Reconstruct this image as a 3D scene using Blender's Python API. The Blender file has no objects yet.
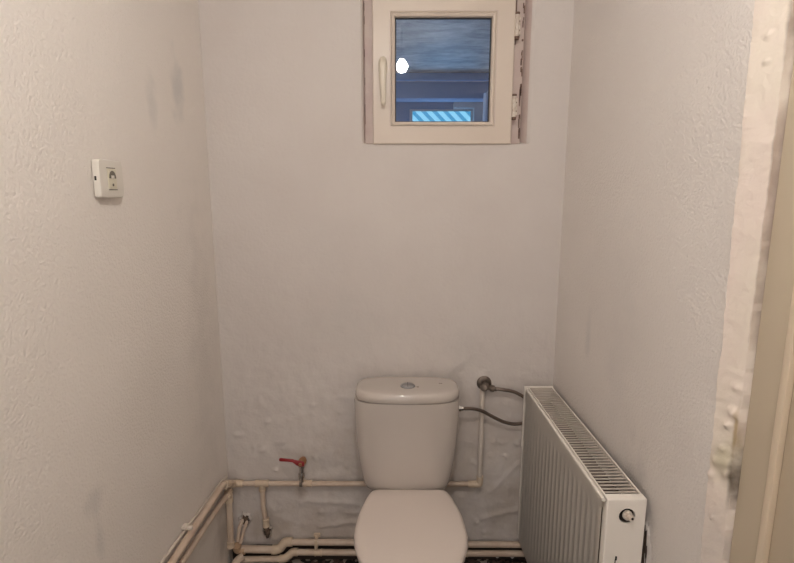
import bpy, bmesh, math, random
from mathutils import Vector, Matrix, noise
random.seed(4)
C = bpy.context.scene
col = C.collection
PI = math.pi

# ------------------------------------------------------------------ materials
def mat(name, base, rough=.6, metal=0., var=None, var_scale=4., bump=0., bump_scale=60., bump2=0., bump2_scale=8., spec=.5, coat=0.):
    """procedural material: base colour broken up by noise, with up to two layers of bump"""
    m = bpy.data.materials.new(name); m.use_nodes = True
    nt = m.node_tree; N = nt.nodes; L = nt.links
    b = N['Principled BSDF']
    b.inputs['Roughness'].default_value = rough
    b.inputs['Metallic'].default_value = metal
    b.inputs['Specular IOR Level'].default_value = spec
    b.inputs['Coat Weight'].default_value = coat
    b.inputs['Base Color'].default_value = (*base, 1)
    tc = N.new('ShaderNodeTexCoord')
    if var:
        n = N.new('ShaderNodeTexNoise'); n.inputs['Scale'].default_value = var_scale
        n.inputs['Detail'].default_value = 5; n.inputs['Roughness'].default_value = .6
        L.new(tc.outputs['Object'], n.inputs['Vector'])
        r = N.new('ShaderNodeValToRGB'); r.color_ramp.elements[0].position = .35; r.color_ramp.elements[1].position = .65
        r.color_ramp.elements[0].color = (*var, 1); r.color_ramp.elements[1].color = (*base, 1)
        L.new(n.outputs['Fac'], r.inputs['Fac']); L.new(r.outputs['Color'], b.inputs['Base Color'])
    if bump:
        n2 = N.new('ShaderNodeTexNoise'); n2.inputs['Scale'].default_value = bump_scale; n2.inputs['Detail'].default_value = 4
        L.new(tc.outputs['Object'], n2.inputs['Vector'])
        bp = N.new('ShaderNodeBump'); bp.inputs['Distance'].default_value = .01; bp.inputs['Strength'].default_value = bump
        L.new(n2.outputs['Fac'], bp.inputs['Height'])
        last = bp
        if bump2:
            n3 = N.new('ShaderNodeTexNoise'); n3.inputs['Scale'].default_value = bump2_scale; n3.inputs['Detail'].default_value = 3
            L.new(tc.outputs['Object'], n3.inputs['Vector'])
            b2 = N.new('ShaderNodeBump'); b2.inputs['Distance'].default_value = .05; b2.inputs['Strength'].default_value = bump2
            L.new(n3.outputs['Fac'], b2.inputs['Height']); L.new(bp.outputs['Normal'], b2.inputs['Normal'])
            last = b2
        L.new(last.outputs['Normal'], b.inputs['Normal'])
    return m

def blotch(m, spots):
    """stains and painted-in dark patches of their own shape on a wall: spots = (centre, (rx,ry,rz), colour, strength)"""
    nt = m.node_tree; N = nt.nodes; L = nt.links; b = N['Principled BSDF']
    src = b.inputs['Base Color'].links[0].from_socket
    tc = N.new('ShaderNodeTexCoord')
    nz = N.new('ShaderNodeTexNoise'); nz.inputs['Scale'].default_value = 14; nz.inputs['Detail'].default_value = 6
    L.new(tc.outputs['Object'], nz.inputs['Vector'])
    for (c, r, colr, st) in spots:
        mp = N.new('ShaderNodeMapping'); mp.vector_type = 'POINT'
        mp.inputs['Scale'].default_value = (1/r[0], 1/r[1], 1/r[2])
        mp.inputs['Location'].default_value = (-c[0]/r[0], -c[1]/r[1], -c[2]/r[2])
        L.new(tc.outputs['Object'], mp.inputs['Vector'])
        ln = N.new('ShaderNodeVectorMath'); ln.operation = 'LENGTH'; L.new(mp.outputs['Vector'], ln.inputs[0])
        ad = N.new('ShaderNodeMath'); ad.operation = 'MULTIPLY_ADD'; L.new(nz.outputs['Fac'], ad.inputs[0])
        ad.inputs[1].default_value = 1.7; L.new(ln.outputs['Value'], ad.inputs[2])
        mr = N.new('ShaderNodeMapRange'); mr.interpolation_type = 'SMOOTHSTEP'
        mr.inputs['From Min'].default_value = .9; mr.inputs['From Max'].default_value = 1.85
        mr.inputs['To Min'].default_value = st; mr.inputs['To Max'].default_value = 0
        L.new(ad.outputs['Value'], mr.inputs['Value'])
        mx = N.new('ShaderNodeMix'); mx.data_type = 'RGBA'
        L.new(mr.outputs['Result'], mx.inputs['Factor']); L.new(src, mx.inputs['A'])
        mx.inputs['B'].default_value = (*colr, 1); src = mx.outputs['Result']
    L.new(src, b.inputs['Base Color'])

def emit(name, colr, s):
    m = bpy.data.materials.new(name); m.use_nodes = True
    nt = m.node_tree; nt.nodes.remove(nt.nodes['Principled BSDF'])
    e = nt.nodes.new('ShaderNodeEmission'); e.inputs['Color'].default_value = (*colr, 1); e.inputs['Strength'].default_value = s
    nt.links.new(e.outputs[0], nt.nodes['Material Output'].inputs[0]); return m

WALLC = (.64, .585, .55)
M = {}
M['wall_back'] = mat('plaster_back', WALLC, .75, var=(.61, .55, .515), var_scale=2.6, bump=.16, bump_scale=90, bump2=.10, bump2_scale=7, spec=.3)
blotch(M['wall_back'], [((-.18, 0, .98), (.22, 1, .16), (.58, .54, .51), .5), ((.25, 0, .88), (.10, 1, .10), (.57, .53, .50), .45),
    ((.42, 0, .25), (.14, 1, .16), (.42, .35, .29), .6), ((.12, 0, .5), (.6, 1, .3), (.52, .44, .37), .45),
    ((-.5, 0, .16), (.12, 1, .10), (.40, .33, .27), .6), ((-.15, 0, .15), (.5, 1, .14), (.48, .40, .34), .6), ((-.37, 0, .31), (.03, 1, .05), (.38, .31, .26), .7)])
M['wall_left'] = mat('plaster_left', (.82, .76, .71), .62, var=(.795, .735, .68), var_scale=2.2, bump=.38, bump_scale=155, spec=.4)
blotch(M['wall_left'], [((-.65, -.22, 1.75), (1, .07, .12), (.60, .58, .56), .7), ((-.65, -.38, 1.68), (1, .04, .10), (.64, .61, .58), .5),
    ((-.65, -.80, .80), (1, .05, .04), (.62, .58, .55), .6), ((-.65, -.80, .70), (1, .025, .10), (.62, .59, .56), .5),
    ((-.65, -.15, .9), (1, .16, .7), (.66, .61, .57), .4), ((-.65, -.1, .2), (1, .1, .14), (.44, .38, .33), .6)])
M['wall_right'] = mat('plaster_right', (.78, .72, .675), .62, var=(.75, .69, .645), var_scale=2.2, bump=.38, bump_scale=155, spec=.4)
blotch(M['wall_right'], [((.6, -.28, 1.02), (1, .03, .10), (.62, .58, .56), .6), ((.6, -.5, .95), (1, .12, .5), (.68, .63, .6), .4),
    ((.6, -.62, .62), (1, .1, .25), (.46, .42, .40), .55)])  # last spot darkens the wall by the radiator's near end
M['strip'] = mat('filler_plaster', (.79, .70, .60), .65, var=(.78, .66, .59), var_scale=6, bump=.25, bump_scale=55, bump2=.05, bump2_scale=22, spec=.3)
blotch(M['strip'], [((.61, -.915, .955), (1, .035, .06), (.50, .45, .31), .7), ((.62, -.928, .93), (1, .009, .07), (.12, .09, .06), 1), ((.62, -.926, 1.02), (1, .006, .08), (.42, .31, .18), .9),
    ((.61, -.90, .70), (1, .08, .22), (.62, .55, .50), .8), ((.62, -.93, 1.71), (1, .010, .07), (.30, .23, .19), .8), ((.62, -.93, 1.4), (1, .005, .4), (.4, .31, .25), .8)])  # last spot puts the door gap's shadow line into the edge colour
M['ceiling'] = mat('ceiling_paint', (.72, .68, .63), .8, bump=.1)
M['ceramic'] = mat('glazed_ceramic', (.545, .485, .44), .12, var=(.54, .48, .435), var_scale=1.5, spec=.5, coat=.3)
M['seat'] = mat('seat_plastic', (.73, .64, .58), .32, var=(.725, .63, .57), var_scale=3, spec=.4)
M['chrome'] = mat('chrome', (.60, .58, .56), .22, 1)
M['button'] = mat('grey_button', (.30, .29, .29), .35, .3)
M['dullmetal'] = mat('dull_metal', (.22, .18, .15), .42, .8, var=(.16, .13, .11), var_scale=60)
M['pipe'] = mat('painted_pipe', (.68, .55, .44), .42, var=(.57, .43, .33), var_scale=14, bump=.12, bump_scale=60)
M['fitting'] = mat('plastic_fitting', (.71, .58, .44), .38, var=(.60, .46, .34), var_scale=25)
M['orange'] = mat('stained_fitting', (.58, .40, .26), .5, var=(.46, .30, .19), var_scale=30)
M['pipe_wall'] = mat('pipe_painted_over', (.68, .60, .53), .6, var=(.64, .56, .49), var_scale=10, bump=.25, bump_scale=50)
M['red'] = mat('red_lever', (.28, .012, .016), .35)
M['brass'] = mat('brass', (.50, .27, .13), .4, .7, var=(.35, .2, .12), var_scale=50)
M['rad'] = mat('radiator_enamel', (.87, .81, .74), .3, var=(.86, .80, .73), var_scale=5, spec=.5)
M['grille'] = mat('grille_enamel', (.56, .49, .43), .4)
M['fin'] = mat('convector_fin', (.16, .12, .10), .7)
M['dark'] = mat('dark_void', (.02, .016, .014), .9)
M['gap_shade'] = mat('pipe_gap_shade', (.035, .025, .022), .9, var=(.06, .04, .03), var_scale=20)
M['brown'] = mat('broken_masonry', (.16, .11, .08), .95, var=(.05, .04, .035), var_scale=50, bump=.6, bump_scale=60)
M['pvc'] = mat('aged_pvc', (.64, .55, .47), .35, var=(.62, .525, .445), var_scale=3, spec=.45)
M['frame'] = mat('painted_window_frame', (.56, .46, .41), .5, var=(.52, .40, .37), var_scale=18, bump=.1)
M['rust'] = mat('rust_grime', (.11, .07, .05), .8, var=(.2, .12, .09), var_scale=90)
M['gasket'] = mat('gasket', (.03, .03, .032), .6)
M['handle'] = mat('handle_white', (.64, .57, .47), .3)
M['hinge'] = mat('hinge_paint', (.72, .66, .58), .35, var=(.5, .4, .33), var_scale=80)
M['socket'] = mat('socket_plastic', (.72, .67, .60), .35)
M['socket_in'] = mat('socket_insert', (.68, .63, .50), .35)
M['socket_dark'] = mat('socket_recess', (.16, .14, .11), .6)
M['door'] = mat('door_laminate', (.54, .45, .335), .42, var=(.52, .43, .32), var_scale=3, spec=.4)
M['door_bead'] = mat('door_bead_laminate', (.68, .56, .42), .35)
M['door_frame'] = mat('door_frame_laminate', (.56, .47, .35), .42, var=(.54, .45, .335), var_scale=3, spec=.4)
M['outer'] = mat('outer_plaster', (.17, .30, .52), .8, bump=.3, bump_scale=20)
M['outer_blue'] = mat('lit_edge_blue', (.42, .58, .80), .5)
M['outer_pale'] = mat('outer_pale_plaster', (.55, .56, .60), .8)
# streaky outer ceiling
m = mat('outer_ceiling', (.34, .36, .40), .6, bump=.3, bump_scale=15)
N, L = m.node_tree.nodes, m.node_tree.links
tc = N.new('ShaderNodeTexCoord'); mp = N.new('ShaderNodeMapping'); mp.inputs['Scale'].default_value = (3.5, 7, 1)
n = N.new('ShaderNodeTexNoise'); n.inputs['Scale'].default_value = 1.6; n.inputs['Detail'].default_value = 7; n.inputs['Roughness'].default_value = .7
L.new(tc.outputs['Object'], mp.inputs['Vector']); L.new(mp.outputs['Vector'], n.inputs['Vector'])
r = N.new('ShaderNodeValToRGB'); r.color_ramp.elements[0].position = .4; r.color_ramp.elements[1].position = .66
r.color_ramp.elements[0].color = (.25, .235, .225, 1); r.color_ramp.elements[1].color = (.62, .57, .54, 1)
L.new(n.outputs['Fac'], r.inputs['Fac']); L.new(r.outputs['Color'], N['Principled BSDF'].inputs['Base Color'])
M['outer_ceiling'] = m
# speckled dark floor covering
m = mat('speckled_floor', (.05, .04, .04), .55, bump=.2, bump_scale=90)
N, L = m.node_tree.nodes, m.node_tree.links
tc = N.new('ShaderNodeTexCoord'); v = N.new('ShaderNodeTexVoronoi'); v.inputs['Scale'].default_value = 75
r = N.new('ShaderNodeValToRGB'); r.color_ramp.interpolation = 'CONSTANT'
cr = r.color_ramp.elements; cr[0].color = (.02, .015, .012, 1); cr[1].position = .5; cr[1].color = (.10, .065, .05, 1)
e = r.color_ramp.elements.new(.72); e.color = (.36, .30, .25, 1)
L.new(tc.outputs['Object'], v.inputs['Vector']); sp = N.new('ShaderNodeSeparateColor')
L.new(v.outputs['Color'], sp.inputs['Color']); L.new(sp.outputs['Red'], r.inputs['Fac'])
L.new(r.outputs['Color'], N['Principled BSDF'].inputs['Base Color'])
M['floor'] = m
# clear window glass
m = bpy.data.materials.new('window_glass'); m.use_nodes = True
nt = m.node_tree; nt.nodes.remove(nt.nodes['Principled BSDF'])
tr = nt.nodes.new('ShaderNodeBsdfTransparent'); tr.inputs['Color'].default_value = (.90, .93, .96, 1)
gl = nt.nodes.new('ShaderNodeBsdfGlossy'); gl.inputs['Roughness'].default_value = .02
fr = nt.nodes.new('ShaderNodeFresnel'); fr.inputs['IOR'].default_value = 1.45
mx = nt.nodes.new('ShaderNodeMixShader')
nt.links.new(fr.outputs[0], mx.inputs[0]); nt.links.new(tr.outputs[0], mx.inputs[1]); nt.links.new(gl.outputs[0], mx.inputs[2])
nt.links.new(mx.outputs[0], nt.nodes['Material Output'].inputs[0]); M['glass'] = m
M['bulb'] = emit('bulb_glow', (1, .98, .95), 1)
M['cyan'] = emit('daylight_pane', (.06, .36, .66), 1.0)
M['cyan_pale'] = emit('daylight_stripe', (.30, .74, 1.0), 1.0)
# braided hose
m = mat('braided_steel', (.42, .35, .30), .4, .7)
N, L = m.node_tree.nodes, m.node_tree.links
tc = N.new('ShaderNodeTexCoord'); w = N.new('ShaderNodeTexWave'); w.inputs['Scale'].default_value = 90; w.bands_direction = 'DIAGONAL'
L.new(tc.outputs['Object'], w.inputs['Vector'])
r = N.new('ShaderNodeValToRGB'); r.color_ramp.elements[0].color = (.09, .065, .055, 1); r.color_ramp.elements[1].color = (.30, .24, .20, 1)
L.new(w.outputs['Fac'], r.inputs['Fac']); L.new(r.outputs['Color'], N['Principled BSDF'].inputs['Base Color'])
M['braid'] = m

# ------------------------------------------------------------------ helpers
def tag(o, label=None, cat=None, group=None, kind=None):
    if label: o['label'] = label
    if cat: o['category'] = cat
    if group: o['group'] = group
    if kind: o['kind'] = kind
    return o
def empty(name, loc=(0, 0, 0), rz=0, **k):
    o = bpy.data.objects.new(name, None); o.location = loc; o.rotation_euler = (0, 0, rz); o.empty_display_size = .05
    col.objects.link(o); return tag(o, **k)
def obj(name, bm, m, parent=None, smooth=None, **k):
    bmesh.ops.recalc_face_normals(bm, faces=bm.faces)
    me = bpy.data.meshes.new(name); bm.to_mesh(me); bm.free()
    me.materials.append(M[m] if isinstance(m, str) else m)
    if smooth is not None:
        me.polygons.foreach_set('use_smooth', [True]*len(me.polygons))
        me.set_sharp_from_angle(angle=math.radians(smooth))
    o = bpy.data.objects.new(name, me); col.objects.link(o)
    if parent: o.parent = parent
    return tag(o, **k)
def bx(bm, x0, x1, y0, y1, z0, z1, bev=0, seg=2):
    r = bmesh.ops.create_cube(bm, size=1)
    vs = r['verts']
    for v in vs:
        v.co = Vector(((x0+x1)/2+v.co.x*(x1-x0), (y0+y1)/2+v.co.y*(y1-y0), (z0+z1)/2+v.co.z*(z1-z0)))
    if bev:
        es = set(e for v in vs for e in v.link_edges)
        bmesh.ops.bevel(bm, geom=list(es), offset=bev, segments=seg, profile=.6, affect='EDGES')
    return bm
def box(*a, **k): return bx(bmesh.new(), *a, **k)
def rings(bm, rs, cap=True, close=True):
    V = [[bm.verts.new(p) for p in r] for r in rs]
    n = len(rs[0])
    for a, b in zip(V, V[1:]):
        for i in range(n if close else n-1):
            j = (i+1) % n
            bm.faces.new((a[i], a[j], b[j], b[i]))
    if cap:
        bm.faces.new(V[0]); bm.faces.new(V[-1][::-1])
    return bm
def smooth_path(pts, sub=6):
    pts = [Vector(p) for p in pts]; out = []
    P = [pts[0]*2-pts[1]]+pts+[pts[-1]*2-pts[-2]]
    for i in range(1, len(P)-2):
        for k in range(sub):
            t = k/sub; a, b, c, d = P[i-1:i+3]
            out.append(.5*((2*b)+(c-a)*t+(2*a-5*b+4*c-d)*t*t+(3*b-a-3*c+d)*t**3))
    out.append(pts[-1]); return out
def tube(bm, pts, r, seg=14, sub=0, radii=None):
    pts = smooth_path(pts, sub) if sub else [Vector(p) for p in pts]
    rs = []; prev = None
    for i, p in enumerate(pts):
        t = (pts[min(i+1, len(pts)-1)]-pts[max(i-1, 0)]).normalized()
        if prev is None:
            u = t.cross(Vector((0, 0, 1)));
            if u.length < .1: u = t.cross(Vector((0, 1, 0)))
        else: u = prev-t*prev.dot(t)
        u.normalize(); prev = u; w = t.cross(u)
        rr = radii[i] if radii else r
        rs.append([p+(u*math.cos(2*PI*k/seg)+w*math.sin(2*PI*k/seg))*rr for k in range(seg)])
    return rings(bm, rs)
def lathe(bm, prof, axis, origin, seg=28):
    """prof: (distance along axis, radius)"""
    a = Vector(axis).normalized(); u = a.orthogonal().normalized(); w = a.cross(u); o = Vector(origin)
    return rings(bm, [[o+a*d+(u*math.cos(2*PI*k/seg)+w*math.sin(2*PI*k/seg))*max(r, .0001) for k in range(seg)] for d, r in prof])
def tubeo(name, pts, r, m, parent, **k):
    return obj(name, tube(bmesh.new(), pts, r, **{a: b for a, b in k.items() if a in ('seg', 'sub')}), m, parent, smooth=50)
def sleeve(name, p, axis, ln, r, m, parent, **k):
    """a socket-welded fitting with raised collars at both ends"""
    h = ln/2
    pr = [(-h, r*.86), (-h+.001, r*1.0), (-h+.006, r*1.0), (-h+.008, r*.93), (h-.008, r*.93), (h-.006, r*1.0), (h-.001, r*1.0), (h, r*.86)]
    return obj(name, lathe(bmesh.new(), pr, axis, p), m, parent, smooth=40, **k)

def fb(p, s): return noise.fractal(Vector(p)*s, .8, 2.1, 4)

# ------------------------------------------------------------------ room shell
XL, XR0, XR1, YF, ZC = -.647, .578, .602, -2.35, 2.42
def linspace(a, b, n): return [a+(b-a)*i/n for i in range(n+1)]
def lines(a, b, step, extra):
    v = set(round(x, 4) for x in linspace(a, b, max(1, int((b-a)/step))))
    v = [x for x in v if all(abs(x-e) > step*.45 for e in extra)]+list(extra)
    return sorted(v)
# back wall, with window opening
WX0, WX1, WZ0, WZ1 = -.120, .454, 1.606, 2.118
xs = lines(XL-.0, XR0, .0075, [WX0, WX1]); zs = [z for z in lines(0, ZC, .0075, [WZ0, WZ1])]
bm = bmesh.new(); V = {}
def dback(x, z):
    k = min(1, max(0, (1.25-z)/.6))
    d = .0035*fb((x, 0, z), 3)*(.4+k)+.0035*k*fb((x, 5, z), 14)
    r = noise.noise(Vector((x*34, 2, z*34)))
    th_ = .44 if x < .2 else .36
    if r > th_ and z < .80: d -= (r-th_)*.024*min(1, (.80-z)/.2)
    # ridges of smeared plaster beside the radiator
    for (x0, z0, x1, z1) in ((.36, .31, .47, .43), (.33, .20, .48, .235), (-.2, .22, .0, .235), (-.3, .16, -.1, .19), (-.35, .27, -.15, .26)):
        t = max(0, min(1, ((x-x0)*(x1-x0)+(z-z0)*(z1-z0))/((x1-x0)**2+(z1-z0)**2)))
        dd = math.hypot(x-x0-t*(x1-x0), z-z0-t*(z1-z0)+.012*noise.noise(Vector((x*22, 0, 0))))
        d -= .0055*math.exp(-(dd/.008)**2)
    ex = max(WX0-x, x-WX1, WZ0-z, z-WZ1, 0)
    e2 = min(x-XL, XR0-x)
    return max(-.010, min(.004, d))*min(1, ex/.06)*min(1, max(0, e2)/.03)
for x in xs:
    for z in zs:
        if WX0 < x < WX1 and WZ0 < z < WZ1: continue
        V[x, z] = bm.verts.new((x, dback(x, z), z))
for a, b in zip(xs, xs[1:]):
    for c, d in zip(zs, zs[1:]):
        if a >= WX0-1e-6 and b <= WX1+1e-6 and c >= WZ0-1e-6 and d <= WZ1+1e-6: continue
        bm.faces.new((V[a, c], V[b, c], V[b, d], V[a, d]))
TH = .32
inner = (-.110, .424, 1.609, 2.110)
def rect(x0, x1, z0, z1, y): return [Vector((x0, y, z0)), Vector((x1, y, z0)), Vector((x1, y, z1)), Vector((x0, y, z1))]
rings(bm, [rect(WX0, WX1, WZ0, WZ1, 0), rect(-.113, .442, 1.608, 2.113, .006), rect(*inner, .034), rect(*inner, TH)], cap=False)
# lower corner fillets of the opening
for sx, cx, fx in ((1, WX0, inner[0]), (-1, WX1, inner[1])):
    rs = []
    for (xx, y) in ((cx, .0005), (fx, .034)):
        R_ = .016
        ring = [Vector((xx-sx*.002, y, WZ0-.002))]
        for k in range(7):
            a = PI/2*k/6
            ring.append(Vector((xx+sx*(R_-R_*math.sin(a)), y, WZ0+R_-R_*math.cos(a))))
        rs.append(ring)
    rings(bm, rs)
wall_back = obj('wall_back', bm, 'wall_back', smooth=50, kind='structure', label='textured off-white plaster back wall holding the small window')
wall_back.data.materials.append(M['frame'])      # the reveal's shade is put into its colour: duller frame tone
for p_ in wall_back.data.polygons:
    if p_.center.y > .012 and p_.center.z > 1.62: p_.material_index = 1
# outer face of this wall towards the space behind
bm = bmesh.new()
for (a, b, c, d) in ((-1.6, inner[0], 0, 2.42), (inner[1], 2.4, 0, 2.42), (inner[0], inner[1], 0, inner[2]), (inner[0], inner[1], inner[3], 2.42)):
    f = bm.faces.new([bm.verts.new(p) for p in rect(a, b, c, d, TH)])
obj('wall_outer_near', bm, 'outer', kind='structure')

def strip_edge(z):
    return (-.8885+.0265*(z-.95) if z > .3 else -.9055)+.0035*fb((3, 0, z), 9)+.0015*noise.noise(Vector((0, 0, z*60)))
def side_wall(name, m, x0, x1, y0, y1, seed, sgn, edge=None):
    bm = bmesh.new(); ny = int(abs(y1-y0)/.03); nz = 600 if edge else 80; rows = []
    for i in range(ny+1):
        t = i/ny; y = y0+(y1-y0)*t; x = x0+(x1-x0)*t
        rr = []
        for k in range(nz+1):
            z = ZC*k/nz; e = min(1, t/.06, (1-t)/.03 if (1-t) > 0 else 0)
            rr.append(bm.verts.new((x+sgn*.004*fb((seed, y, z), 2.2)*max(0, e), edge(z)*t if edge else y, z)))
        rows.append(rr)
    for a, b in zip(rows, rows[1:]):
        for k in range(nz): bm.faces.new((a[k], b[k], b[k+1], a[k+1]))
    return obj(name, bm, m, smooth=60, kind='structure')
side_wall('wall_left', 'wall_left', XL, XL, 0, YF, 1, 1)
wr = side_wall('wall_right', 'wall_right', XR0, XR1, 0, -.888, 7, -1, strip_edge)
# splayed strip of filler plaster between the wall and the door frame
bm = bmesh.new(); rs = []
for k in range(601):
    z = ZC*k/600; e0 = strip_edge(z)
    row = [(.640, e0+.0005, z), (.6025, e0+.0002, z)]
    for i in range(17):
        t = i/16; y = e0+(-.929-e0)*t+.0016*t*fb((9, 0, z), 9); x = .6015+.0180*t
        bu = .0016*fb((5, y, z), 22)+.0006*noise.noise(Vector((4, y*90, z*90)))
        for (yy, zz, s, h) in ((-.912, 1.025, .005, .008), (-.902, .945, .009, .007), (-.918, .95, .010, .006), (-.921, 1.05, .008, .007), (-.922, .93, .009, .007), (-.905, .83, .003, .006), (-.918, 1.10, .007, .005), (-.908, .975, .005, .006), (-.895, .915, .006, .007), (-.897, 1.70, .005, .005), (-.90, 1.66, .005, .005)):
            bu += h*math.exp(-((y-yy)**2+(z-zz)**2)/s**2)
        row.append((x-bu-.001, y, z))
    row.append((.655, -.932, z))
    rs.append([Vector(p) for p in row])
rings(bm, rs, cap=False, close=False)
obj('trim_1', bm, 'strip', smooth=60, kind='structure', label='cream filler plaster strip with mould beside the door frame')

# right wall beyond the door and front wall
bm = bmesh.new()
bx(bm, .602, .66, -2.35, -1.80, 0, ZC); bx(bm, .622, .66, -1.80, -.93, 2.07, ZC)
obj('wall_right_front', bm, 'wall_right', kind='structure')
bm = bmesh.new()   # front wall, behind the camera, with an opening added for the fill light
bx(bm, .16, .66, YF-.06, YF, 0, ZC); bx(bm, XL, .16, YF-.06, YF, 1.98, ZC)
obj('wall_front', bm, 'wall_left', kind='structure')
obj('floor', box(XL, .70, YF, 0.0, -.01, .02), 'floor', kind='structure')
obj('gap_shade_strip', bx(box(-.43, XR0, -.006, .004, .02, .096), XL, -.43, -.006, .004, .02, .078), 'gap_shade', kind='structure', label='dark strip standing in for pipe-gap shade at the foot of the back wall')  # shade between the low pipes, put in as a dark strip
obj('ceiling', box(XL, .70, YF, 0.0, ZC, ZC+.04), 'ceiling', kind='structure')

# door on the right side
dr = empty('door_1', (.64, -1.38, 0), kind='structure')
def dobj(name, bm, m, par=None, **k):
    o = obj(name, bm, m, par or dr, **k); o.location = (-.64, 1.38, 0) if not par else (0, 0, 0); return o
bm = bmesh.new()
bx(bm, .628, .70, -1.004, -.934, .02, 2.06, .003); bx(bm, .628, .70, -1.80, -1.745, .02, 2.06, .003); bx(bm, .628, .70, -1.745, -1.004, 2.005, 2.06, .003)
dobj('door_frame', bm, 'door_frame', smooth=40)
bm = bmesh.new()
bx(bm, .620, .632, -1.0215, -1.006, .02, 2.0, .003); bx(bm, .620, .632, -1.743, -1.728, .02, 2.0, .003)
dobj('door_bead', bm, 'door_bead', smooth=40)
bm = bmesh.new(); bx(bm, .632, .668, -1.742, -1.007, .026, 2.0, .002)
leaf = dobj('door_leaf', bm, 'door', smooth=40)
bm = bmesh.new(); lathe(bm, [(0, .024), (.004, .024), (.006, .012), (.03, .009)], (-1, 0, 0), (.632, -1.68, 1.0)); tube(bm, [(.605, -1.68, 1.0), (.600, -1.67, 1.0), (.600, -1.57, 1.0)], .008)
dobj('door_handle', bm, 'chrome', leaf, smooth=40)

# ------------------------------------------------------------------ window
win = empty('window_1', (.16, .03, 1.61), kind='structure', label='small aged PVC window with lever handle and spotted frame')
def wobj(name, bm, m, par=None, **k):
    par = par or win; o = obj(name, bm, m, par, **k)
    if par == win: o.location = (-.16, -.03, -1.61)
    return o
def frame_ring(bm, o, i, y0, y1, ch=0.002):
    """mitred rectangular frame, o/i = (x0,x1,z0,z1)"""
    c = ch
    def g(r, s, y): return rect(r[0]+s, r[1]-s, r[2]+s, r[3]-s, y)
    return rings_loop(bm, [g(o, 0, y1), g(o, 0, y0+c), g(o, c, y0), g(i, -c, y0), g(i, 0, y0+c), g(i, 0, y1)])
def rings_loop(bm, rs):
    V = [[bm.verts.new(p) for p in r] for r in rs]
    for q in range(len(V)):
        a, b = V[q], V[(q+1) % len(V)]
        for i in range(4):
            j = (i+1) % 4; bm.faces.new((a[i], a[j], b[j], b[i]))
    return bm
bm = frame_ring(bmesh.new(), (-.110, .424, 1.6095, 2.110), (-.045, .36, 1.65, 2.04), .022, .085)
fr_ = wobj('window_frame', bm, 'frame')
sash_o = (-.0810, .386, 1.606, 2.076); sash_i = (-.0185, .3225, 1.667, 2.021)
sash = wobj('sash', frame_ring(bmesh.new(), sash_o, sash_i, -.010, .021, .003), 'pvc')
# stepped, sloping glazing bead
G = (-.0065, .3115, 1.679, 2.009)
def grow(r, s): return (r[0]-s, r[1]+s, r[2]-s, r[3]+s)
bm = bmesh.new()
rs = [rect(*grow(G, .0115), .014), rect(*grow(G, .0115), -.0105), rect(*grow(G, .009), -.0125), rect(*grow(G, .002), -.009), rect(*grow(G, .0), -.006), rect(*grow(G, 0), .014)]
rings_loop(bm, rs); wobj('glazing_bead', bm, 'pvc', sash)
bm = frame_ring(bmesh.new(), grow(G, -.0), grow(G, -.0035), .008, .014, .0005); wobj('gasket', bm, 'gasket', sash)
bm = box(G[0]+.001, G[1]-.001, .0105, .0135, G[2]+.001, G[3]-.001); wobj('glass_pane', bm, 'glass', sash)
# the groove line of the sash rail
bm = frame_ring(bmesh.new(), grow(sash_i, .006), grow(sash_i, .0045), -.0105, -.0095, .0002); wobj('sash_groove', bm, 'frame', sash)
# handle
h = wobj('window_handle', lathe(bmesh.new(), [(0, .0145), (.004, .0145), (.007, .012), (.009, .008), (.02, .0075)], (0, -1, 0), (-.0465, -.010, 1.862), seg=24), 'handle', sash, smooth=35)
bm = bmesh.new()
rs_ = []
for y_, g_ in ((-.010, 0), (-.0145, 0), (-.0165, -.002), (-.0172, -.005)):
    rs_.append([Vector((-.0465+(.0150+g_)*math.cos(a), y_, 1.852+(.034+g_)*math.copysign(abs(math.sin(a))**.8, math.sin(a)))) for a in [2*PI*q/32 for q in range(32)]])
wobj('rosette', rings(bmesh.new(), rs_), 'handle', h, smooth=40)
pts = [(-.0465, -.030, 1.874), (-.0465, -.036, 1.858), (-.0465, -.038, 1.82), (-.0455, -.037, 1.775), (-.0445, -.035, 1.738), (-.0445, -.034, 1.728)]
rad = [.008, .0125, .012, .0095, .0078, .004]
sp = smooth_path(pts, 5)
rs = []
for i, p in enumerate(sp):
    t = i/5; k = min(int(t), 4); q = t-k; rr = rad[k]*(1-q)+rad[k+1]*q
    rs.append([p+Vector((math.cos(2*PI*a/14)*rr, math.sin(2*PI*a/14)*rr*.5, 0)) for a in range(14)])
rings(bm, rs); wobj('lever', bm, 'handle', h, smooth=60)
# hinges
for zc in (1.982, 1.728):
    bm = bmesh.new()
    tube(bm, [(.3925, -.006, zc-.033), (.3925, -.006, zc+.033)], .0068, seg=14)
    bx(bm, .3865, .405, -.002, .0218, zc-.028, zc+.028, .001)
    hg = wobj('hinge', bm, 'hinge', fr_, smooth=40)
    bm = bmesh.new()
    tube(bm, [(.3925, -.006, zc-.043), (.3925, -.006, zc-.034)], .0078, seg=12); tube(bm, [(.3925, -.006, zc+.034), (.3925, -.006, zc+.040)], .0078, seg=12)
    for dz in (-.014, .014): lathe(bm, [(0, .003), (.002, .0025)], (0, -1, 0), (.400, -.002, zc+dz), seg=8)
    obj('hinge_cap', bm, 'rust', fr_, smooth=40)
    bm.free if False else None
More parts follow.
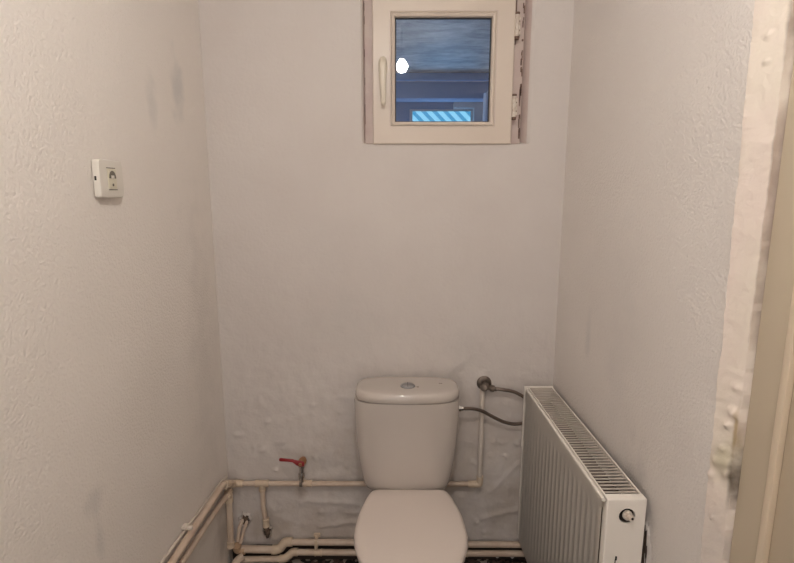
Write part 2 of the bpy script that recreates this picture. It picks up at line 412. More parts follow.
# chipped, grimy gap between frame and plaster
bm = bmesh.new()
for k in range(34):
    z = random.choice((random.uniform(1.62, 1.70), random.uniform(1.76, 1.80), random.uniform(1.84, 2.09), random.uniform(1.62, 2.09)))
    hgt = random.uniform(.003, .013); w_ = random.uniform(.0012, .0030); x = .4205-random.uniform(0, .004)
    bx(bm, x-w_, x+w_, .0195, .024, z-hgt, z+hgt, .0008, 1)
for z0, z1 in ((2.0, 2.1), (1.93, 1.945)):
    bx(bm, .3885, .396, .0195, .024, z0, z1, .0008, 1)
wobj('paint_chips', bm, 'rust', fr_)
bm = bmesh.new()
for k in range(8):
    z = random.uniform(1.65, 2.09); bx(bm, -.1085-.0005, -.1085+.001, .0195, .024, z-.012, z+.012, .0004, 1)
wobj('paint_chips', bm, 'rust', fr_)

# ------------------------------------------------------------------ dim space behind the window
obj('wall_outer_left', box(-1.64, -1.6, TH, 4.0, 0, 2.42), 'outer', kind='structure')
obj('wall_outer_right', box(2.4, 2.44, TH, 4.0, 0, 2.42), 'outer', kind='structure')
obj('floor_outer', box(-1.6, 2.4, TH, 4.0, -.03, 0), 'outer', kind='structure')
obj('ceiling_outer', box(-1.6, 2.4, TH, 4.0, 2.39, 2.43), 'outer_ceiling', kind='structure')
bm = bmesh.new()
OX0, OX1, OZ0, OZ1 = .165, .795, 1.15, 2.295
bx(bm, -1.6, OX0, 3.9, 4.0, 0, 2.39); bx(bm, OX1, 2.4, 3.9, 4.0, 0, 2.39); bx(bm, OX0, OX1, 3.9, 4.0, 0, OZ0); bx(bm, OX0, OX1, 3.9, 4.0, OZ1, 2.39)
obj('wall_outer_far', bm, 'outer', kind='structure')
bm = bmesh.new(); bx(bm, -1.6, 2.4, 2.9, 3.08, 2.25, 2.39, .01); bx(bm, -1.6, 2.4, 2.55, 2.60, 2.33, 2.39, .01)
obj('trim_2', bm, 'outer', kind='structure', smooth=30)
bm = bmesh.new(); bx(bm, .60, 1.02, 3.80, 3.90, 1.0, 2.37, .01) if False else bx(bm, .81, 1.06, 3.80, 3.90, 0, 2.37, .01); bx(bm, .60, .81, 3.80, 3.90, 2.31, 2.37, .005)
obj('trim_3', bm, 'outer_pale', kind='structure', smooth=30)
w2 = empty('window_2', (.48, 3.93, OZ0), kind='structure', label='far window glowing blue behind diagonal stripes')
p_ = obj('lit_pane', box(OX0, OX1, 3.95, 3.96, OZ0, OZ1), 'cyan', w2); p_.location = (-.48, -3.93, -OZ0)
bm = bmesh.new()
for k in range(-9, 6):
    x0 = OX0+.03+k*.118; hh = OZ1-OZ0
    rings(bm, [[Vector((x0, y, OZ1)), Vector((x0+.062, y, OZ1)), Vector((x0+.062+hh, y, OZ0)), Vector((x0+hh, y, OZ0))] for y in (3.935, 3.945)])
o = obj('stripe', bm, 'cyan_pale', w2, kind='stuff'); o.location = (-.48, -3.93, -OZ0)
bm = bmesh.new(); bx(bm, OX0-.03, OX1+.03, 3.885, 3.93, OZ1, OZ1+.014); bx(bm, OX0-.03, OX0, 3.885, 3.93, OZ0, OZ1); bx(bm, OX1, OX1+.03, 3.885, 3.93, OZ0, OZ1)
o = obj('window_frame', bm, 'outer_pale', w2); o.location = (-.48, -3.93, -OZ0)
pp = tube(bmesh.new(), [(.575, 1.6, .0), (.575, 1.6, 1.0), (.575, 1.6, 1.98), (.582, 1.6, 2.03), (.61, 1.6, 2.075), (.70, 1.6, 2.13), (.9, 1.6, 2.17)], .026, sub=4)  # tube added for the blue-lit strip at the glass's right side
tag(obj('lit_edge_tube', pp, 'outer_blue', smooth=60), 'pale blue-grey tube added for a lit reveal edge, seen through the window glass at right', 'pipe')

# ------------------------------------------------------------------ toilet
def sup(cx, cy, w, d, n, k, z, seg=64, nb=None):
    """superellipse outline; front (−y) exponent n, back exponent nb"""
    out = []
    for i in range(seg):
        a = 2*PI*i/seg; c, s = math.cos(a), math.sin(a); e = n if s < 0 else (nb or n)
        out.append(Vector((cx+w*math.copysign(abs(c)**(2/e), c), cy+d*math.copysign(abs(s)**(2/e), s), z)))
    return out
TX = .037
toilet = empty('toilet', (TX, -.35, 0), label='beige-white close-coupled toilet with closed lid against the back wall', cat='toilet')
def tobj(name, bm, m, par=None, **k):
    o = obj(name, bm, m, par or toilet, **k)
    if not par: o.location = (-TX, .35, 0)
    return o
# cistern: tapering D-shaped tank
rs = []
for z, w, d in ((.416, .138, .066), (.420, .1445, .070), (.436, .1515, .073), (.47, .1595, .075), (.52, .168, .078), (.58, .1745, .080), (.65, .1785, .082), (.70, .1805, .083), (.742, .1812, .0835), (.748, .1805, .083)):
    rs.append(sup(TX-.003, -.108, w+.0015, d, 3.3, 1, z, nb=6))
cist = tobj('cistern', rings(bmesh.new(), rs), 'ceramic', smooth=50)
rs = []
for z, g in ((.749, -.006), (.750, .0), (.755, .0045), (.768, .0048), (.780, .002), (.7845, -.004), (.7867, -.012), (.7877, -.03), (.7885, -.055)):
    rs.append(sup(TX-.001, -.108, .1750+g, .087+g, 3.0, 1, z, nb=3.4, seg=72))
lid = tobj('cistern_lid', rings(bmesh.new(), rs), 'ceramic', smooth=50)
fl = tobj('flush_button', lathe(bmesh.new(), [(0, .0255), (.003, .0255), (.0045, .024), (.0045, .0215), (.0035, .021), (.006, .0195), (.0068, .012), (.007, 0)], (0, 0, 1), (TX, -.128, .7877), seg=36), 'button', smooth=35)
bm = bmesh.new(); bx(bm, TX-.0006, TX+.0006, -.147, -.109, .7938, .7952); tobj('button_split', bm, 'dark', fl)
bm = bmesh.new()
for i, xx in enumerate((.1585, .163, .1665)):
    bx(bm, xx-.012, xx-.009, -.106, -.1025, .7860, .7889, .0003, 1)
tobj('printed_mark', bm, 'dark', lid)
tobj('printed_mark', lathe(bmesh.new(), [(0, .0045), (.0012, .0045)], (0, 0, 1), (.071, -.136, .7877), seg=16), 'dullmetal', lid)
# pan
def pan(z, w, yb, yf, n=2.3):
    cy = yb+(yf-yb)*.45
    out = []
    for i in range(64):
        a = 2*PI*i/64; c, s = math.cos(a), math.sin(a)
        if s < 0: out.append(Vector((TX+.002+w*math.copysign(abs(c)**(2/n), c), cy-(cy-yf)*abs(s)**(2/n), z)))
        else: out.append(Vector((TX+.002+w*math.copysign(abs(c)**(2/3.2), c)*(1-.22*s), cy+(yb-cy)*abs(s)**(2/3.6), z)))
    return out
rs = [pan(.02, .105, -.16, -.48), pan(.026, .108, -.155, -.485), pan(.04, .10, -.16, -.475), pan(.12, .095, -.17, -.46), pan(.20, .108, -.165, -.48), pan(.28, .135, -.13, -.53), pan(.345, .155, -.08, -.57), pan(.385, .163, -.06, -.588), pan(.396, .161, -.06, -.586), pan(.400, .155, -.065, -.58)]
tobj('pan', rings(bmesh.new(), rs), 'ceramic', smooth=60)
obj_seat_prof = [(-.180, .108), (-.1815, .117), (-.186, .125), (-.194, .132), (-.210, .139), (-.24, .148), (-.28, .158), (-.33, .1665), (-.38, .1705), (-.42, .1712), (-.46, .166), (-.50, .154), (-.53, .1385), (-.555, .118), (-.575, .090), (-.588, .055), (-.593, .02)]
def seat_out(z, g, cy=-.40):
    L_ = []; R_ = []
    fy = (.2065+g)/.2065; fx = (.1712+g)/.1712
    for y, w in obj_seat_prof:
        yy = cy+(y-cy)*fy
        L_.append(Vector((TX+.0045-w*fx, yy, z))); R_.append(Vector((TX+.0045+w*fx, yy, z)))
    return L_+R_[::-1]
tobj('seat', rings(bmesh.new(), [seat_out(z, g) for z, g in ((.401, -.012), (.402, -.006), (.406, -.003), (.413, -.003), (.416, -.007))]), 'seat', smooth=50)
rs = [seat_out(z, g) for z, g in ((.4165, -.008), (.418, -.001), (.424, .0005), (.431, -.0015), (.436, -.007), (.4385, -.014), (.4405, -.03), (.4425, -.07), (.444, -.12))]
tobj('seat_lid', rings(bmesh.new(), rs), 'seat', smooth=50)
for s in (-1, 1):
    tobj('hinge', lathe(bmesh.new(), [(0, .012), (.02, .012), (.022, .009)], (0, 0, 1), (TX+.003+s*.075, -.184, .397)) if False else tube(bmesh.new(), [(TX+.003+s*.06, -.182, .415), (TX+.003+s*.095, -.182, .415)], .007), 'chrome', smooth=40)

# ------------------------------------------------------------------ radiator
RW, RL, RZ0, RZ1 = .100, .685, .138, .750
rad = empty('radiator', (.5192, -.3785, RZ0), math.radians(.95), label='white panel radiator with slotted top grille along the right wall', cat='radiator')
# local frame: x across, y along, z from bottom
H_ = RZ1-RZ0; hx = RW/2; hy = RL/2
def panel(side):
    bm = bmesh.new(); n = 20; pitch = (RL-.03)/n
    prof = []
    ys = []
    y = -hy+.002
    prof.append((y, .0)); y = -hy+.015
    for i in range(n):
        y0 = -hy+.015+i*pitch
        for t, d in ((.0, .0), (.14, 0), (.26, .0018), (.40, .0023), (.60, .0023), (.74, .0018), (.86, 0)):
            prof.append((y0+t*pitch, d))
    prof.append((hy-.015, 0)); prof.append((hy-.002, 0))
    rows = []
    zz = [(.0, .0, 0), (.008, 0, 0), (.03, 0, 0), (.045, 0, .6), (.055, 0, 1), (.30, 0, 1), (H_-.066, 0, 1), (H_-.056, 0, .6), (H_-.046, 0, 0), (H_-.014, 0, 0), (H_-.008, .001, 0), (H_-.005, .004, 0), (H_-.006, .007, 0), (H_-.03, .007, 0)]
    for z, ins, k in zz:
        rows.append([Vector((side*(hx-ins-d*k), yy, z)) for yy, d in prof])
    V = [[bm.verts.new(p) for p in r] for r in rows]
    for a, b in zip(V, V[1:]):
        for i in range(len(prof)-1): bm.faces.new((a[i], a[i+1], b[i+1], b[i]))
    r = bmesh.ops.solidify(bm, geom=bm.faces[:], thickness=.0012)
    return bm
obj('front_panel', panel(-1), 'rad', rad, smooth=35)
obj('back_panel', panel(1), 'rad', rad, smooth=35)
# side covers
def cover(y0, y1, hole):
    bm = bmesh.new()
    if not hole: return bx(bm, -hx-.002, hx+.002, y0, y1, 0, H_+.002, .002)
    # front sheet with a round opening
    cx, cz, r = hole; zt, zb = H_+.001, 0
    X0, X1 = -hx+.010, hx+.002
    X0i, X1i, zti = X0+.003, X1-.003, zt-.003
    angs = sorted([2*PI*i/40+.01 for i in range(40)]+[math.atan2(qz-cz, qx-cx) % (2*PI) for qx in (X0i, X1i) for qz in (zb, zti)])
    out = []; inn = []
    for a in angs:
        c, s = math.cos(a), math.sin(a)
        inn.append(Vector((cx+r*c, y0, cz+r*s)))
        k = min(((X1i if c > 0 else X0i)-cx)/c if abs(c) > 1e-6 else 9, ((zti if s > 0 else zb)-cz)/s if abs(s) > 1e-6 else 9)
        out.append(Vector((cx+k*c, y0, cz+k*s)))
    inn2 = [p+Vector((0, .004, 0)) for p in inn]; inn0 = [p+Vector(((p.x-cx)*.09, 0, (p.z-cz)*.09)) for p in inn]
    rings(bm, [out, inn0, [p+Vector((0, .0012, 0)) for p in inn], inn2], cap=False)
    # rounded outer lips
    lip = [(0, 0), (.0012, .0004), (.0024, .0012), (.003, .003)]
    path = [(X0i, zb, -1, 0), (X0i, zti, -1, 0), (X0i, zti, -.707, .707), (X0i, zti, 0, 1), (X1i, zti, 0, 1), (X1i, zti, .707, .707), (X1i, zti, 1, 0), (X1i, zb, 1, 0)]
    rows = [[Vector((x+dx*o, y0+i_, z+dz*o)) for x, z, dx, dz in path] for o, i_ in lip+[(.003, y1-y0)]]
    rings(bm, rows, cap=False, close=False)
    return bm
sc = obj('side_cover', cover(-hy-.004, -hy+.018, (.008, .570, .0185)), 'rad', rad, smooth=35)
bm = bmesh.new(); bx(bm, -.0125, -.0105, -hy-.0052, -hy-.0035, .442, .458); bx(bm, -.012, -.008, -hy-.0052, -hy-.0035, .456, .466); obj('printed_mark', bm, 'dark', sc)
obj('side_cover', cover(hy-.012, hy+.002, None), 'rad', rad, smooth=35)
# top grille: rails plus cross slats
bm = bmesh.new()
bx(bm, -hx+.011, -hx+.0145, -hy, hy-.004, H_-.008, H_+.0005, .0012); bx(bm, hx-.0055, hx-.001, -hy, hy-.004, H_-.008, H_+.0005, .0012)
bx(bm, -hx+.012, hx-.004, -hy, -hy+.006, H_-.006, H_, .001); bx(bm, -hx+.012, hx-.004, hy-.016, hy-.004, H_-.006, H_, .001)
ns = 46
for i in range(ns):
    y = -hy+.010+(RL-.026)*(i+.5)/ns
    bx(bm, -hx+.012, hx-.003, y-.0026, y+.0022, H_-.0050, H_-.002, .0006, 1)
obj('top_grille', bm, 'grille', rad, smooth=35)
obj('panel_rim', tube(bmesh.new(), [(-hx+.0042, -hy+.003, H_-.0045), (-hx+.0042, hy-.003, H_-.0045)], .0042, seg=12), 'rad', rad, smooth=60)
bm = bmesh.new(); bx(bm, -hx+.0100, -hx+.0135, -hy, hy-.004, H_-.010, H_+.0015, .0012); bx(bm, hx-.0045, hx-.001, -hy, hy-.004, H_-.010, H_+.0015, .0012)
obj('grille_rail', bm, 'rad', rad, smooth=35)
# convector fins inside
bm = bmesh.new()
bx(bm, -.030, .030, -hy+.02, hy-.02, .05, H_-.06)
for i in range(50):
    y = -hy+.03+(RL-.06)*i/49; bx(bm, -.038, .038, y-.0006, y+.0006, .04, H_-.045)
obj('convector', bm, 'fin', rad)
obj('header_tube', tube(bmesh.new(), [(-.034, -hy+.02, H_-.049), (-.034, hy-.02, H_-.049)], .012), 'fin', rad, smooth=40) if False else None
# vent plug in the opening
bm = bmesh.new(); lathe(bm, [(0, .0180), (.002, .0180), (.002, .0155)], (0, -1, 0), (.008, -hy+.006, .570), seg=28)
obj('plug_socket', bm, 'dark', rad, smooth=40)
bm = bmesh.new(); lathe(bm, [(0, .0115), (.006, .0115), (.0075, .0100), (.0085, .0075), (.018, .0070), (.020, .006)], (0.22, -1, .10), (.009, -hy+.001, .571), seg=6 if False else 24)
vp = obj('vent_plug', bm, 'hinge', rad, smooth=35, label='cream vent plug')
bm = bmesh.new(); lathe(bm, [(0, .0032), (.0012, .0028)], (0.12, -1, .10), (.0134, -hy-.0183, .573), seg=14); obj('plug_hole', bm, 'dark', vp)
# wall brackets and broken plaster pocket behind
for yb in (-.22, .24):
    obj('wall_bracket', box(hx+.001, hx+.010, yb-.015, yb+.015, .10, .50), 'dullmetal', rad)
# ragged pocket in the wall behind the radiator's near end
bm = bmesh.new(); n = 40; ring = []; ring2 = []; cen = []
for i in range(n):
    a = 2*PI*i/n; rj = 1+.28*noise.noise(Vector((math.cos(a)*2.2, math.sin(a)*2.2, 3)))+.10*noise.noise(Vector((math.cos(a)*8, math.sin(a)*8, 1)))
    y = -.700+.022*math.cos(a)*rj; z = .52+.145*math.sin(a)*rj
    ring.append(Vector((.5955-.003*random.random(), y, z))); ring2.append(Vector((.5925, y+.55*.01*math.cos(a)*-1, z-.010*math.sin(a)))); cen.append(Vector((.5960, -.700+(y+.700)*.2, .52+(z-.52)*.3)))
out = [Vector((.5985, -.700+(p.y+.700)*1.45, .52+(p.z-.52)*1.07)) for p in ring]
rings(bm, [out, ring, ring2], cap=False)
chip = obj('broken_plaster_rim', bm, 'wall_right', wr, smooth=70)
bm = bmesh.new(); rings(bm, [ring2, [p+Vector((.002, 0, 0)) for p in cen]], cap=False); bm.faces.new([bm.verts.new(p+Vector((.002, 0, 0))) for p in cen])
obj('plaster_hole', bm, 'brown', wr)

# ------------------------------------------------------------------ water pipe on the back wall
wp = empty('water_pipe', (-.16, -.025, .33), label='slim beige water pipe running level along the back wall behind the toilet', cat='pipe')
def child(root, name, bm, m, par=None, **k):
    o = obj(name, bm, m, par or root, **k); o.location = -root.location if par is None else (0, 0, 0); return o
def P(root, name, pts, r, m, **k):
    return child(root, name, tube(bmesh.new(), pts, r, **k), m, smooth=50)
def S(root, name, p, axis, ln, r, m):
    h = ln/2; pr = [(-h, r*.84), (-h+.001, r), (-h+.005, r), (-h+.0075, r*.92), (h-.0075, r*.92), (h-.005, r), (h-.001, r), (h, r*.84)]
    return child(root, name, lathe(bmesh.new(), pr, axis, p), m, smooth=40)
YP = -.022; ZP = .356
P(wp, 'pipe', [(-.612, YP, ZP), (0.306, YP, ZP-.002)], .0098, 'pipe')
P(wp, 'pipe', [(0.313, YP, ZP+.006), (0.313, YP-.001, .735)], .0095, 'pipe_wall')
# right elbow
child(wp, 'elbow', tube(bmesh.new(), [(.270, YP, ZP-.002), (0.306, YP, ZP-.002), (0.313, YP, ZP+.003), (0.314, YP, ZP+.030)], .0130, sub=4), 'fitting', smooth=60)
# corner elbow
child(wp, 'elbow', tube(bmesh.new(), [(-.585, YP, ZP), (-.606, YP, ZP+.001), (-.617, YP-.006, ZP+.003), (-.619, YP-.030, ZP+.016)], .0138, sub=4), 'fitting', smooth=60)
# tee with stub down to a hole in the wall
bm = bmesh.new(); lathe(bm, [(-.026, .0115), (-.025, .0135), (-.018, .0135), (-.016, .0128), (.016, .0128), (.018, .0135), (.025, .0135), (.026, .0115)], (1, 0, 0), (-.512, YP, ZP)); lathe(bm, [(0, .0125), (.022, .0125), (.023, .0138), (.029, .0138), (.030, .011)], (0, 0, -1), (-.512, YP, ZP))
child(wp, 'tee', bm, 'fitting', smooth=40)
P(wp, 'pipe', [(-.512, YP, ZP-.025), (-.512, YP, ZP-.10), (-.506, YP, .205), (-.505, YP, .200)], .0095, 'pipe')
S(wp, 'coupling', (-.505, YP, .192), (0, 0, 1), .034, .0130, 'fitting')
bm = bmesh.new()
lathe(bm, [(0, .011), (.01, .0115), (.012, .009), (.022, .009), (.024, .012), (.034, .011), (.036, .007), (.052, .006)], (.05, .10, -1), (-.505, YP-.002, .177), seg=8)
child(wp, 'broken_fitting', bm, 'brown', smooth=30)
# couplings at the valve
S(wp, 'coupling', (-.338, YP, ZP), (1, 0, 0), .030, .0132, 'fitting')
S(wp, 'coupling', (-.364, YP, ZP), (1, 0, 0), .012, .0120, 'dullmetal')

# heating / supply pipes on left wall
lp = empty('supply_pipe', (-.62, -.6, .43), label='thicker beige pipe slanting out of the corner along the left wall', cat='pipe')
XP = -.622
thick = [(XP+.002, -.052, .375), (XP, -.10, .400), (XP, -.15, .418), (XP, -.30, .427), (XP, -.56, .439), (XP, -1.5, .47), (XP, -2.29, .49)]
P(lp, 'pipe', thick, .0112, 'pipe', sub=3)
S(lp, 'coupling', (XP, -.098, .399), (0, -.9, .42), .042, .0150, 'fitting')
P(lp, 'pipe', [(XP+.002, -.05, .375), (XP+.001, -.085, .393)], .0125, 'pipe')
tp = empty('supply_pipe', (-.62, -.6, .35), label='thin beige pipe below the thick one on the left wall', cat='pipe')
P(tp, 'pipe', [(XP-.004, -.060, .332), (XP-.003, -.09, .348), (XP-.003, -.124, .354), (XP-.003, -.47, .385), (XP-.003, -1.5, .43), (XP-.003, -2.29, .46)], .0095, 'pipe', sub=3)
S(tp, 'coupling', (XP-.003, -.078, .342), (0, -1, .45), .034, .0130, 'fitting')
up = empty('supply_pipe', (-.635, -.6, .47), label='thin rod added for the shadowed gap line above the thick pipe', cat='pipe')  # not a supply pipe: added rod standing in for the gap's shadow
P(up, 'pipe', [(-.640, -.04, .392), (-.640, -.091, .408), (-.640, -.307, .4295), (-.640, -.408, .442), (-.640, -.547, .455), (-.640, -1.5, .53)], .0050, 'pipe_wall')  # rod added to draw the shadowed gap behind the thick pipe
bm = bmesh.new(); bx(bm, -.6465, -.616, -.416, -.404, .445, .456, .003); bx(bm, -.6465, -.630, -.421, -.399, .450, .459, .002)
tag(obj('pipe_clip', bm, 'pipe_wall', smooth=40), 'pale pipe clip on the left wall gripping the thick pipe', 'clip')
# vertical pipe in the corner
vpz = empty('corner_pipe', (-.617, -.05, .22), label='short upright pipe standing in the back left corner', cat='pipe')
XV, YV = -.631, -.052
P(vpz, 'pipe', [(XV, YV, .355), (XV-.001, YV, .240), (XV-.004, YV, .120)], .0115, 'pipe')
S(vpz, 'coupling', (XV, YV, .322), (0, 0, 1), .044, .0158, 'fitting')
S(vpz, 'coupling', (XV-.004, YV, .122), (0, 0, 1), .026, .0148, 'fitting')
# slanting stub out of a wall hole
st = empty('slanted_pipe', (-.60, -.03, .17), label='short slanted pipe stub coming from a plaster hole in the corner', cat='pipe')
P(st, 'pipe', [(-.598, .008, .200), (-.610, -.018, .165), (-.614, -.032, .118)], .0075, 'pipe')
P(st, 'pipe', [(-.580, .008, .195), (-.592, -.018, .160), (-.604, -.034, .112)], .0060, 'pipe')

# floor-level pair on the back wall, left of toilet
YL = -.026
def floor_pipe(label, zl, zj, yo):
    r = empty('heating_pipe', (.0, yo, zj), label=label, cat='pipe', group=None)
    return r
f1 = floor_pipe('upper of two beige pipes low along the back wall', .085, .108, YL)
P(f1, 'pipe', [(-.600, YL-.012, .090), (-.475, YL-.010, .086)], .0140, 'pipe')
child(f1, 'offset_bend', tube(bmesh.new(), [(-.482, YL-.010, .086), (-.466, YL-.010, .086), (-.452, YL-.006, .090), (-.440, YL-.002, .104), (-.428, YL, .111), (-.405, YL, .112)], .0175, sub=4), 'fitting', smooth=60)
P(f1, 'pipe', [(-.415, YL, .111), (-.15, YL, .109), (.10, YL, .105), (.29, YL, .101), (.565, YL, .099)], .0120, 'pipe')
f2 = floor_pipe('lower of two beige pipes, resting just above the floor along the back wall', .045, .062, YL)
P(f2, 'pipe', [(-.600, YL-.018, .049), (-.445, YL-.016, .050)], .0120, 'pipe')
child(f2, 'offset_bend', tube(bmesh.new(), [(-.455, YL-.016, .050), (-.435, YL-.014, .051), (-.418, YL-.008, .060), (-.405, YL-.003, .069), (-.385, YL-.003, .070)], .0150, sub=4), 'fitting', smooth=60)
P(f2, 'pipe', [(-.39, YL-.003, .0695), (-.15, YL-.003, .0675), (.10, YL-.003, .065), (.565, YL-.003, .063)], .0120, 'pipe')
S(f2, 'coupling', (-.305, YL-.003, .068), (1, 0, 0), .03, .0135, 'fitting')
for rr in (f1, f2):
    z = .101 if rr is f1 else .064
    S(rr, 'coupling', (.262, YL-.002, z), (1, 0, 0), .026, .0142, 'fitting')
# stained elbow where they meet in the corner
child(f1, 'elbow', tube(bmesh.new(), [(-.585, YL-.012, .086), (-.603, YL-.012, .087), (-.613, YL-.016, .093), (-.614, YL-.020, .112)], .0165, sub=4), 'orange', smooth=60, label='orange-stained elbow')
fp = empty('return_pipe', (-.62, -.2, .05), label='beige pipe bending out of the corner down along the left wall at floor level', cat='pipe')
P(fp, 'pipe', [(-.588, -.058, .075), (-.606, -.075, .068), (-.618, -.115, .056), (-.622, -.18, .045), (-.622, -.6, .038), (-.622, -2.29, .035)], .0145, 'pipe', sub=4)

tag(obj('pipe_clip', bx(box(-.318, -.306, -.041, -.004, .088, .128, .002), -.325, -.299, -.012, -.002, .120, .134, .002), 'fitting', smooth=40), 'pale clip holding the two low pipes left of the toilet', 'clip')

# wall holes (crumbled plaster)
def hole(cx, cz, rx, rz, seed, lab):
    bm = bmesh.new(); n = 36; R0, R1, R2, Cn = [], [], [], []
    for i in range(n):
        a = 2*PI*i/n; c, s = math.cos(a), math.sin(a)
        j = 1+.45*noise.noise(Vector((c*2+seed, s*2, seed)))+.2*noise.noise(Vector((c*7, s*7, seed)))
        R0.append(Vector((cx+rx*1.5*c*j, -.001, cz+rz*1.4*s*j))); R1.append(Vector((cx+rx*1.12*c*j, -.009-.004*random.random(), cz+rz*1.1*s*j)))
        R2.append(Vector((cx+rx*c*j, -.004, cz+rz*s*j))); Cn.append(Vector((cx+rx*.2*c, -.0045, cz+rz*.2*s)))
    rings(bm, [R0, R1, R2], cap=False); o1 = obj('broken_plaster_rim', bm, 'wall_back', wall_back, smooth=80)
    bm = bmesh.new(); rings(bm, [R2, Cn], cap=False); bm.faces.new([bm.verts.new(p) for p in Cn]); obj('plaster_hole', bm, 'brown', wall_back)
hole(-.505, .146, .012, .028, 2, '')
hole(-.590, .188, .017, .022, 5, '')

# ------------------------------------------------------------------ red-lever ball valve
bv = empty('ball_valve', (-.366, -.03, .40), label='small ball valve with red lever above the water pipe', cat='valve')
VX = -.362
child(bv, 'riser', lathe(bmesh.new(), [(0, .0085), (.018, .0085), (.019, .0125), (.032, .0125), (.033, .0085), (.056, .0080), (.058, .0115), (.068, .0115)], (.04, 0, 1), (VX, -.024, .366), seg=12), 'chrome', smooth=35)
bm = bmesh.new(); lathe(bm, [(-.022, .009), (-.014, .0115), (-.006, .015), (.004, .0155), (.012, .0125), (.016, .010), (.024, .010)], (0, -1, .0), (VX+.006, -.020, .447), seg=20)
child(bv, 'valve_body', bm, 'brass', smooth=40)
bm = bmesh.new()
sp = [(VX+.018, -.050, .452), (VX+.004, -.052, .454), (VX-.010, -.053, .459), (VX-.024, -.054, .468), (VX-.045, -.054, .470), (VX-.068, -.054, .472), (VX-.073, -.054, .472)]
rs = []
for p, w in zip(sp, (.008, .0125, .0095, .0058, .0055, .0062, .004)):
    rs.append([Vector((p[0], p[1]+.0035*a, p[2]+w*b)) for a, b in ((-1, -.8), (-1, .8), (-.5, 1), (.5, 1), (1, .8), (1, -.8), (.5, -1), (-.5, -1))])
rings(bm, rs); child(bv, 'lever', bm, 'red', smooth=50)
child(bv, 'nut', lathe(bmesh.new(), [(0, .0065), (.006, .0065), (.007, .005)], (0, -1, 0), (VX+.004, -.053, .454), seg=6), 'brass')

# ------------------------------------------------------------------ angle valve and hose
av = empty('angle_valve', (.316, -.02, .748), label='tarnished round stop valve on the back wall above the toilet pipe', cat='valve')
child(av, 'wall_rose', lathe(bmesh.new(), [(-.006, .027), (.001, .0275), (.005, .024), (.007, .014)], (0, -1, 0), (.322, -.002, .750), seg=32), 'dullmetal', smooth=40)
child(av, 'valve_body', lathe(bmesh.new(), [(0, .011), (.02, .011), (.022, .014), (.034, .014), (.038, .010)], (0, -1, 0), (.322, -.006, .750), seg=20), 'dullmetal', smooth=35)
child(av, 'knob', lathe(bmesh.new(), [(0, .009), (.003, .013), (.006, .0150), (.012, .0150), (.016, .012), (.017, .004)], (-.35, -.9, .15), (.319, -.034, .748), seg=14), 'dullmetal', smooth=25)
child(av, 'outlet', lathe(bmesh.new(), [(0, .009), (.012, .009), (.013, .012), (.026, .012), (.028, .0085), (.036, .0075)], (1, -.05, -.18), (.328, -.030, .744), seg=12), 'dullmetal', smooth=35)
hose = empty('flexible_hose', (.35, -.03, .65), label='braided grey hose looping from the stop valve behind the radiator to the cistern', cat='hose')
YH = -.034
pts = [(.360, YH+.002, .740), (.385, YH-.003, .738), (.425, YH, .729), (.462, YH+.006, .708), (.500, -.021, .680), (.528, -.018, .648), (.520, -.018, .622), (.490, -.018, .608), (.462, YH+.004, .604), (.430, YH-.001, .604), (.396, YH-.006, .613), (.368, YH-.010, .627), (.340, YH-.012, .643), (.312, YH-.018, .661), (.284, YH-.028, .674), (.262, YH-.036, .680), (.236, YH-.042, .683)]
child(hose, 'hose', tube(bmesh.new(), pts, .0064, sub=6, seg=12), 'braid', smooth=60)
child(hose, 'hose_nut', lathe(bmesh.new(), [(0, .0078), (.008, .0082), (.009, .011), (.019, .011), (.020, .008)], (-1, 0, 0), (.238, YH-.042, .683), seg=6), 'chrome')

# ------------------------------------------------------------------ wall socket
so = empty('wall_socket', (XL, -.638, 1.476), label='white plastic power socket on the left wall', cat='socket')
# local x outwards
def sobj(name, bm, m, par=None, **k): return obj(name, bm, m, par or so, **k)
rs = []
for x, g in ((0.001, 0), (.011, 0), (.0145, -.002), (.0155, -.006)):
    rs.append([Vector((x, (.048+g)*math.copysign(abs(math.cos(a))**.16, math.cos(a)), (.0415+g)*math.copysign(abs(math.sin(a))**.16, math.sin(a)))) for a in [2*PI*(i+.5)/48 for i in range(48)]])
sobj('cover_plate', rings(bmesh.new(), rs), 'socket', smooth=40)
bm = bmesh.new(); bx(bm, .012, .0172, -.019, .014, -.0215, .0215, .001)
ins = sobj('insert', bm, 'socket_in', smooth=40)
sobj('slot_line', box(.0145, .0165, -.021, .013, .0225, .0242), 'socket_dark', ins)
sobj('slot_line', box(.0145, .0165, -.018, .016, -.0245, -.0228), 'socket_dark', ins)
bm = bmesh.new(); n = 20; arch = [Vector((.0168, -.002+.0135*math.cos(PI*i/n), .001+.0165*math.sin(PI*i/n))) for i in range(n+1)]
rings(bm, [arch, [p+Vector((.0012, 0, 0)) for p in arch]])
sobj('recess', bm, 'socket_dark', ins)
sobj('pin_hole', lathe(bmesh.new(), [(0, .0032), (.0012, .003)], (1, 0, 0), (.0168, -.002, -.013), seg=14), 'socket_dark', ins)
sobj('earth_clip', box(.0165, .0192, -.008, .003, .001, .0075, .0008), 'socket', ins)
sobj('side_slot', box(.004, .008, -.0488, -.0475, -.004, .005), 'dark')

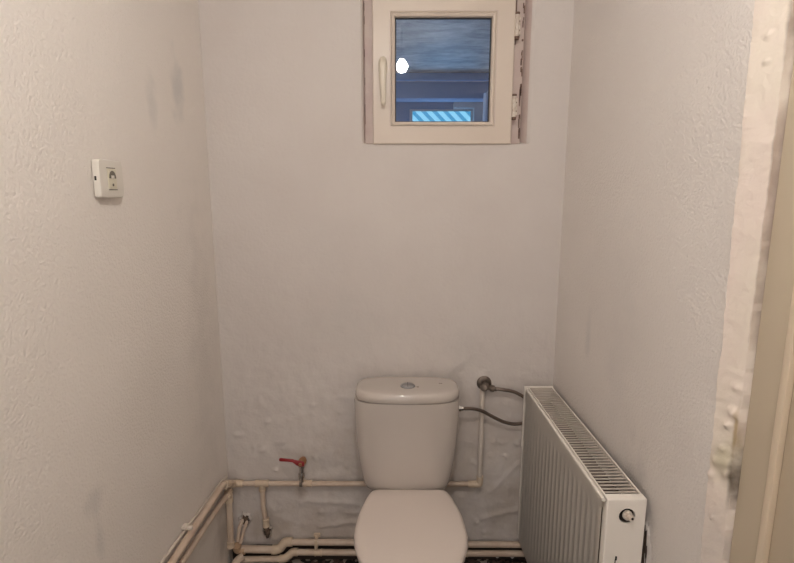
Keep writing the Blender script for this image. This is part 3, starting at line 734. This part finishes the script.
# ------------------------------------------------------------------ ceiling bulb
BX, BY, BZ = .030, -1.49, 2.20
lb = empty('hanging_bulb', (BX, BY, ZC), label='bare glowing bulb hanging from the ceiling, mirrored in the window', cat='lamp')
def lobj(name, bm, m, **k):
    o = obj(name, bm, m, lb, **k); return o
dz = BZ-ZC
b_ = lobj('bulb', lathe(bmesh.new(), [(-.034, .002), (-.033, .012), (-.028, .021), (-.018, .029), (-.006, .0335), (.006, .033), (.018, .028), (.030, .020), (.040, .014)], (0, 0, 1), (0, 0, dz), seg=24), 'bulb', smooth=60)
lobj('lamp_holder', lathe(bmesh.new(), [(0, .015), (.01, .019), (.035, .019), (.045, .008)], (0, 0, 1), (0, 0, dz+.041), seg=20), 'dark', smooth=40)
lobj('cable', tube(bmesh.new(), [(0, 0, dz+.08), (0, 0, -.001)], .003), 'dark')
M['bulb'].node_tree.nodes['Emission'].inputs['Strength'].default_value = 415

# added unseen fills for room and outer ceiling, plus the far window's daylight
def area(name, loc, rot, sx, sy, p, c):
    l = bpy.data.lights.new(name, 'AREA'); l.shape = 'RECTANGLE'; l.size = sx; l.size_y = sy; l.energy = p; l.color = c
    o = bpy.data.objects.new(name, l); o.location = loc; o.rotation_euler = rot; col.objects.link(o); return o
area('room_fill', (-.245, YF-.05, 1.0), (PI/2, 0, 0), .78, 1.8, 5.4, (1, .92, .84))  # unseen fill added to brighten the lower walls
area('outer_side_fill', (-1.55, 1.6, 1.3), (0, -PI/2-.35, 0), 1.0, 1.2, 26, (.97, .95, .97))  # unseen light added to brighten the near outer ceiling
area('far_daylight', (.48, 3.86, 1.6), (-PI/2, 0, 0), .6, 1.0, 9.5, (.27, .58, 1.0))

# ------------------------------------------------------------------ world, camera
w = bpy.data.worlds.new('world'); C.world = w; w.use_nodes = True
w.node_tree.nodes['Background'].inputs['Color'].default_value = (.5, .6, .75, 1); w.node_tree.nodes['Background'].inputs['Strength'].default_value = .3
cam = bpy.data.cameras.new('camera'); co = bpy.data.objects.new('camera', cam); col.objects.link(co); C.camera = co
cam.sensor_width = 36; cam.sensor_fit = 'HORIZONTAL'; cam.lens = 36*509/794; cam.clip_start = .02
co.location = (0, -1.79, 1.45); co.rotation_euler = (math.radians(90-10.1), 0, 0)
C.view_settings.view_transform = 'Standard'; C.view_settings.look = 'None'; C.view_settings.gamma = 1; C.view_settings.exposure = 0
